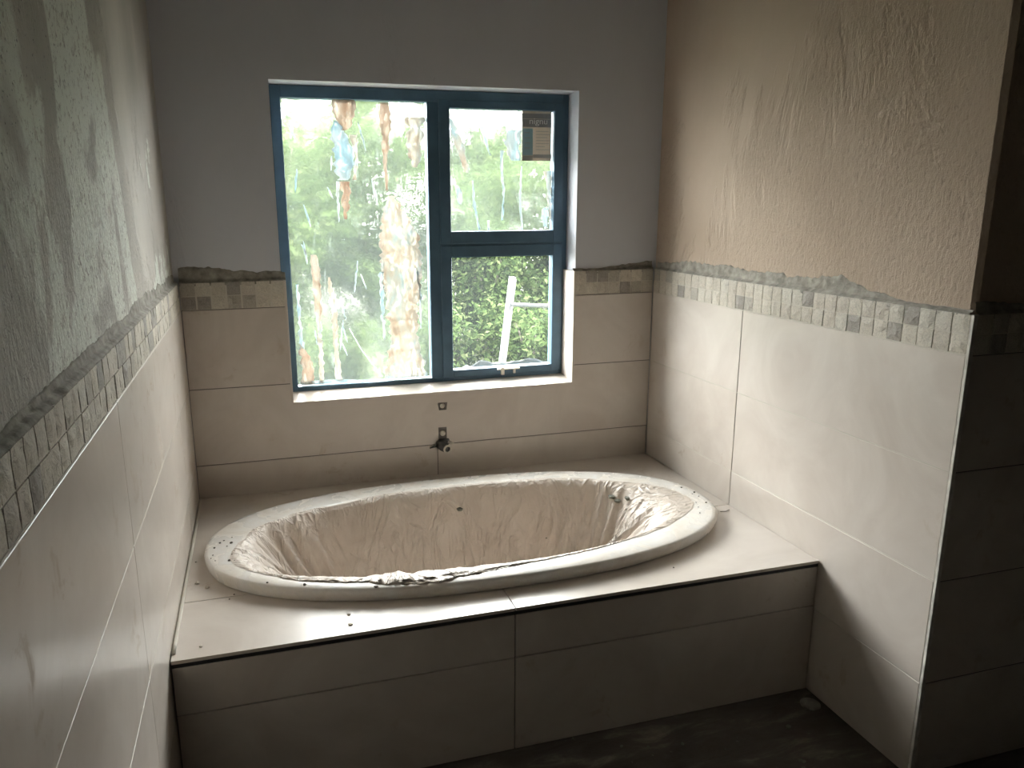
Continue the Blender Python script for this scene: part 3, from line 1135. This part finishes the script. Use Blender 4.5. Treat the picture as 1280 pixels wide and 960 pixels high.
tube(bm, [(0.992, -0.008, 0.602), (1.012, -0.010, 0.594), (1.020, -0.010, 0.592)], [0.007, 0.005, 0.002], 8)
under(from_bm('lever', bm, 'pipe_pale', None, True), pt)
pu = tag(empty('pipe_plug', (0.9735, 0.0, 0.753)), 'small pale plug in a dark cut-out below the window sill', 'pipe plug')
bm = bmesh.new()
tube(bm, [(0.9735, 0.012, 0.755), (0.9735, 0.002, 0.755)], 0.0105, 14)
under(from_bm('plug', bm, 'pipe_pale', None, True), pu)
bm = bmesh.new()
tube(bm, [(0.955, -0.001, 0.767), (0.992, -0.001, 0.767), (0.988, -0.001, 0.740), (0.960, -0.001, 0.740), (0.955, -0.001, 0.767)], 0.003, 6)
under(from_bm('collar', bm, 'bed', None), pu)


# ================================================================== CRUMBS
def crumb_mesh(seed, mat):
    rr = random.Random(seed)
    bm = bmesh.new()
    bmesh.ops.create_icosphere(bm, subdivisions=1, radius=1.0)
    for vv in bm.verts:
        vv.co *= rr.uniform(0.6, 1.2)
        vv.co.z *= 0.6
    me = bpy.data.meshes.new('crumb')
    bm.to_mesh(me)
    bm.free()
    me.materials.append(M[mat])
    return me


CR = {m: [crumb_mesh(k, m) for k in range(3)] for m in ('crumb', 'clump', 'pale_crumb')}


def crumb(x, y, z, r, label, group, mat='crumb', name='mortar_crumb', stretch=1.0):
    o = link(name, R.choice(CR[mat]))
    o.location = (x, y, z + r * 0.45)
    o.scale = (r * stretch, r, r)
    o.rotation_euler = (0, 0, R.uniform(0, 6))
    return tag(o, label, 'crumb', group)


RIMZ = 0.5015
LUMPS = ((1.540, -.440, .448, .017), (1.550, -.463, .438, .016), (1.578, -.490, .456, .016), (.962, -.309, .415, .016), (1.286, -.396, .295, .005))
for x, y, r in ((.084, -.579, .0045), (.100, -.546, .0045), (.112, -.530, .0035), (.123, -.578, .0035), (.135, -.557, .006), (.136, -.512, .003), (.139, -.644, .0035), (.133, -.688, .0055), (.148, -.693, .004),
                (.082, -.632, .003), (.078, -.654, .0025), (.091, -.675, .0025)):
    crumb(x, y, RIMZ - .001, r, 'tiny dark mortar crumb on the left end of the bath rim', 'mortar crumbs on the left end of the rim')
for x, y, r in ((1.781, -.539, .0045), (1.80, -.598, .005), (1.785, -.608, .003), (1.795, -.637, .003), (1.735, -.731, .003), (1.786, -.70, .0045), (1.711, -.78, .0035), (1.751, -.689, .003)):
    crumb(x, y, RIMZ - .001, r, 'tiny dark mortar crumb on the right end of the bath rim', 'mortar crumbs on the right end of the rim')
for x, y, r, lb in ((.242, -.869, .004, 'leftmost dark crumb on the front bath rim'),
                    (.345, -.913, .0055, 'second dark crumb from the left on the front bath rim'),
                    (.538, -.987, .007, 'dark crumb on the outer edge of the front rim by the crumpled plastic'),
                    (.575, -.962, .007, 'largest dark crumb pressed into the crumpled plastic on the front rim'),
                    (.588, -.975, .004, 'rightmost small crumb at the crumpled plastic on the front rim')):
    crumb(x, y, RIMZ - .001, r, lb, 'crumbs on the front rim')
for x, y, r in ((1.452, -1.052, .0035), (.147, -.832, .003), (.134, -.856, .0028), (.025, -.576, .003)):
    crumb(x, y, DECK + .0004, r, 'tiny dark crumb lying on the tiled bath surround', 'crumbs on the surround')
for x, y, r in ((.038, -.729, .009), (.067, -.764, .009), (.453, -1.043, .006), (.451, -1.095, .007), (.07, -1.09, .006)):
    crumb(x, y, DECK - .001, r, 'pale flat plaster crumb on the left half of the tiled surround', 'pale crumbs on the surround', 'pale_crumb')
bm = bmesh.new()
tube(bm, [(1.845, -.705, DECK + .0025), (1.865, -.71, DECK + .003), (1.885, -.70, DECK + .0025)], .0016, 6)
tag(from_bm('wood_splinter', bm, 'crumb'), 'thin dark splinter on the surround by the right end of the bath', 'splinter')

# mortar lumps stuck to the sheet at the far right of the basin
LUMP_LABELS = ('upper left of three mortar lumps on the sheet at the right end of the bath',
               'middle one of three mortar lumps on the sheet at the right end of the bath',
               'rightmost of three mortar lumps on the sheet at the right end of the bath',
               'lone grey lump stuck high on the far side of the plastic sheet',
               'tiny grey speck low on the far side of the plastic sheet')
for k, (x, y, z, r) in enumerate(LUMPS):
    crumb(x, y, z, r, LUMP_LABELS[k], 'mortar lumps inside the bath', 'clump', 'mortar_lump')

# floor litter
for k in range(14):
    x, y = R.uniform(.75, 1.85), R.uniform(-1.62, -1.2)
    crumb(x, y, 0.0, R.uniform(.004, .011), 'small grey plaster crumb on the dark floor', 'crumbs on the floor', 'clump', stretch=R.uniform(1, 2))
bm = bmesh.new()
tube(bm, [(1.874, -1.212, 0.0005), (1.874, -1.212, 0.004)], 0.031, 20)
tube(bm, [(1.874, -1.212, 0.004), (1.874, -1.212, 0.006)], [0.030, 0.022], 20)
tag(from_bm('round_disc', bm, 'mortar'), 'small grey round disc on the floor in the corner by the surround', 'disc')

# ================================================================== OUTSIDE
bm = bmesh.new()
nx, ny = 40, 30
gg = []
for i in range(nx + 1):
    row = []
    for j in range(ny + 1):
        x, y = -9 + 22 * i / nx, 0.22 + 14 * j / ny
        z = -0.35 + max(0, y - 2.5) * 0.10 + 0.12 * noise.noise(Vector((x * .7, y * .7, 0)))
        row.append(bm.verts.new((x, y, z)))
    gg.append(row)
for i in range(nx):
    for j in range(ny):
        bm.faces.new((gg[i][j], gg[i + 1][j], gg[i + 1][j + 1], gg[i][j + 1]))
tag(from_bm('ground_outside', bm, 'soil', None, True), 'rising earth bank outside the window', kind='structure')


def ground_z(x, y):
    return -0.35 + max(0, y - 2.5) * 0.10 + 0.12 * noise.noise(Vector((x * .7, y * .7, 0)))


def shrub(x, y, rx, ht, nleaf, seed, label, lsize=0.055, name='leafy_shrub', cat='shrub'):
    rr = np.random.RandomState(seed)
    z0 = ground_z(x, y)
    root = tag(empty(name, (x, y, z0)), label, cat, 'shrubs on the bank outside')
    nb = 9
    bm = bmesh.new()
    cl = []
    for k in range(nb):
        a = 2 * math.pi * k / nb + rr.uniform(-.3, .3)
        rad = rx * rr.uniform(.25, .8)
        hh = ht * rr.uniform(.55, .95)
        top = Vector((rad * math.cos(a), rad * math.sin(a), hh))
        midp = Vector((top.x * .35, top.y * .35, hh * .55))
        tube(bm, [Vector((0.04 * math.cos(a), 0.04 * math.sin(a), -0.03)), midp, top], [.022, .014, .005], 6)
        for t in (.3, .5, .7, .85, 1.0):
            p = midp.lerp(top, (t - .5) * 2) if t > .5 else Vector((0, 0, 0)).lerp(midp, t * 2)
            cl.append((p.x, p.y, p.z, rx * rr.uniform(.22, .42)))
    for k in range(26):
        a = rr.uniform(0, 6.28)
        q = rr.uniform(.2, 1) ** .6
        cl.append((rx * q * math.cos(a) * .85, rx * q * math.sin(a) * .85, ht * rr.uniform(.06, .95), rx * rr.uniform(.2, .4)))
    from_bm('branches', bm, 'bark', root, True)
    cl = np.array(cl)
    idx = rr.randint(0, len(cl), nleaf)
    d = rr.normal(size=(nleaf, 3))
    d /= np.linalg.norm(d, axis=1)[:, None]
    pos = cl[idx, :3] + d * (cl[idx, 3] * rr.uniform(.2, 1, nleaf) ** .5)[:, None]
    pos[:, 2] = np.clip(pos[:, 2], 0.02, None)
    nrm = d * .5 + rr.normal(size=(nleaf, 3)) * .5 + np.array([0, -.15, .45])
    nrm /= np.linalg.norm(nrm, axis=1)[:, None]
    ax = np.cross(nrm, rr.normal(size=(nleaf, 3)))
    ax /= np.linalg.norm(ax, axis=1)[:, None]
    bx = np.cross(nrm, ax)
    L = (lsize * rr.uniform(.6, 1.4, nleaf))[:, None]
    V = np.empty((nleaf, 4, 3))
    V[:, 0] = pos - ax * L * .5
    V[:, 1] = pos + bx * L * .26 + nrm * L * .07
    V[:, 2] = pos + ax * L * .55 - nrm * L * .12
    V[:, 3] = pos - bx * L * .26 + nrm * L * .07
    me = bpy.data.meshes.new('foliage')
    me.vertices.add(nleaf * 4)
    me.vertices.foreach_set('co', V.ravel())
    fi = (np.arange(nleaf)[:, None] * 4 + np.array([[0, 1, 2, 0, 2, 3]])).ravel()
    me.loops.add(nleaf * 6)
    me.loops.foreach_set('vertex_index', fi.astype(np.int32))
    me.polygons.add(nleaf * 2)
    me.polygons.foreach_set('loop_start', np.arange(0, nleaf * 6, 3, dtype=np.int32))
    me.polygons.foreach_set('loop_total', np.full(nleaf * 2, 3, dtype=np.int32))
    me.update()
    me.validate()
    fo = link('foliage', me, 'leaf', root)
    fo['kind'] = 'stuff'
    return root


shrubs = [
    (0.45, 5.6, 1, 2.35, 'tall green shrub seen behind the left half of the large pane'),
    (1.75, 6, 1, 2.5, 'tall green shrub seen behind the right half of the large pane'),
    (2.75, 5.3, 0.85, 2.2, 'bright green shrub behind the white post seen through the clear pane'),
    (3.9, 5.9, 1, 2.45, 'green shrub behind the right edge of the small panes'),
    (-1.2, 6, 1.1, 2.4, 'green shrub on the bank far left of the window'),
    (5.4, 5.8, 1.1, 2.3, 'green shrub on the bank far right of the window'),
    (1.2, 8.2, 1.5, 3.5, 'large bush high on the bank behind the large pane'),
    (3.6, 8.3, 1.5, 3.5, 'large bush high on the bank behind the upper right pane'),
    (-1.7, 8.4, 1.5, 3.1, 'large bush high on the bank beyond the left wall'),
    (6.2, 8.4, 1.5, 3.1, 'large bush high on the bank beyond the right wall'),
    (0.9, 3.9, .55, .75, 'low bush in front of the tall shrubs behind the large pane'),
    (1.9, 4.1, .6, .85, 'low bush at the foot of the shrubs left of the white post'),
    (2.75, 3.8, .55, .8, 'low bush right beside the white post outside'),
    (3.7, 4.0, .6, .8, 'low bush on the ground outside right of the window'),
    (-0.2, 4.0, .6, .8, 'low bush on the ground outside left of the window'),
    (-3.2, 6.3, 1.2, 2.3, 'leftmost shrub on the bank outside'),
    (7.2, 6.3, 1.2, 2.3, 'rightmost shrub on the bank outside'),
]
for k, (x, y, rx, ht, lb) in enumerate(shrubs):
    shrub(x, y, rx, ht, 18000 if ht > 1 else 5000, 500 + k, lb, 0.06 if y < 7 else 0.10)

# white metal frame leaning outside
pf = tag(empty('metal_frame', (1.74, 1.5, -0.35)), 'white metal frame with leaning post and crossbar outside the clear pane', 'metal frame')
gz = ground_z(1.6, 1.5)
bm = bmesh.new()
b0, b1 = Vector((1.711 - .068 * (.597 - gz) / .533, 1.5, gz)), Vector((1.781, 1.5, 1.14))
tube(bm, [b0, b1], .021, 10)
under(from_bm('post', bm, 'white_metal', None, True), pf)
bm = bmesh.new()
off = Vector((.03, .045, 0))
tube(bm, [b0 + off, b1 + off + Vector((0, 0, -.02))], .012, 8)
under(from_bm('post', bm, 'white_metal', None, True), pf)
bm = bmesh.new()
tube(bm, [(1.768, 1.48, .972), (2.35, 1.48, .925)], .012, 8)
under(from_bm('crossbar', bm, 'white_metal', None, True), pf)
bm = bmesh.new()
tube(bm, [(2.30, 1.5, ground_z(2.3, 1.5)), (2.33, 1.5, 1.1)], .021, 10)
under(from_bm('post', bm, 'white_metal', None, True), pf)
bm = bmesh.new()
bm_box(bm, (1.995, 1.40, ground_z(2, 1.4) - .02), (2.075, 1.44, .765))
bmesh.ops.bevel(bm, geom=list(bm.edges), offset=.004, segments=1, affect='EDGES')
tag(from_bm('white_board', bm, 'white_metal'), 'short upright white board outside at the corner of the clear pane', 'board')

# crumpled white sheet on the outer window ledge
bm = bmesh.new()
prof = interp([(1.06, .006), (1.10, .008), (1.13, .03), (1.15, .02), (1.19, .05), (1.24, .035), (1.32, .03), (1.42, .042), (1.48, .03), (1.54, .008)])
g = []
n = 60
for i in range(n + 1):
    x = 1.06 + .48 * i / n
    hh = prof(x)
    row = []
    for j in range(8):
        u = j / 7
        z = .823 + .028 + hh * math.sin(math.pi * min(1, u * 1.1)) + .006 * noise.noise(Vector((x * 30, u * 4, 0)))
        row.append((x, .178 + .035 * u, max(.826, z if 0 < j < 7 else .826)))
    g.append([bm.verts.new(q) for q in row])
for i in range(n):
    for j in range(7):
        bm.faces.new((g[i][j], g[i + 1][j], g[i + 1][j + 1], g[i][j + 1]))
    bm.faces.new((g[i][0], g[i][7], g[i + 1][7], g[i + 1][0]))
bm.faces.new(g[0])
bm.faces.new(g[-1])
tag(from_bm('white_film', bm, 'film_out'), 'crumpled white film lying outside along the bottom of the clear pane', 'film')
box('outer_sill', (OX0, 0.172, 0.80), (OX1, 0.235, 0.826), 'mortar', wb)

# unseen eave added above the window to cut the high sky light
tag(box('added_eave', (-4.0, 0.22, 2.38), (7.0, 0.80, 2.50), 'brick_dark'), 'added unseen overhang above the window that cuts the high sky light', kind='structure')
tag(boxes('wall_outside', [((-4.0, 0.0, -0.35), (-0.25, 0.22, 2.62)), ((EAST + 0.2, 0.0, -0.35), (7.0, 0.22, 2.62))], 'brick_dark'), 'outer face of the house beyond the bathroom', kind='structure')
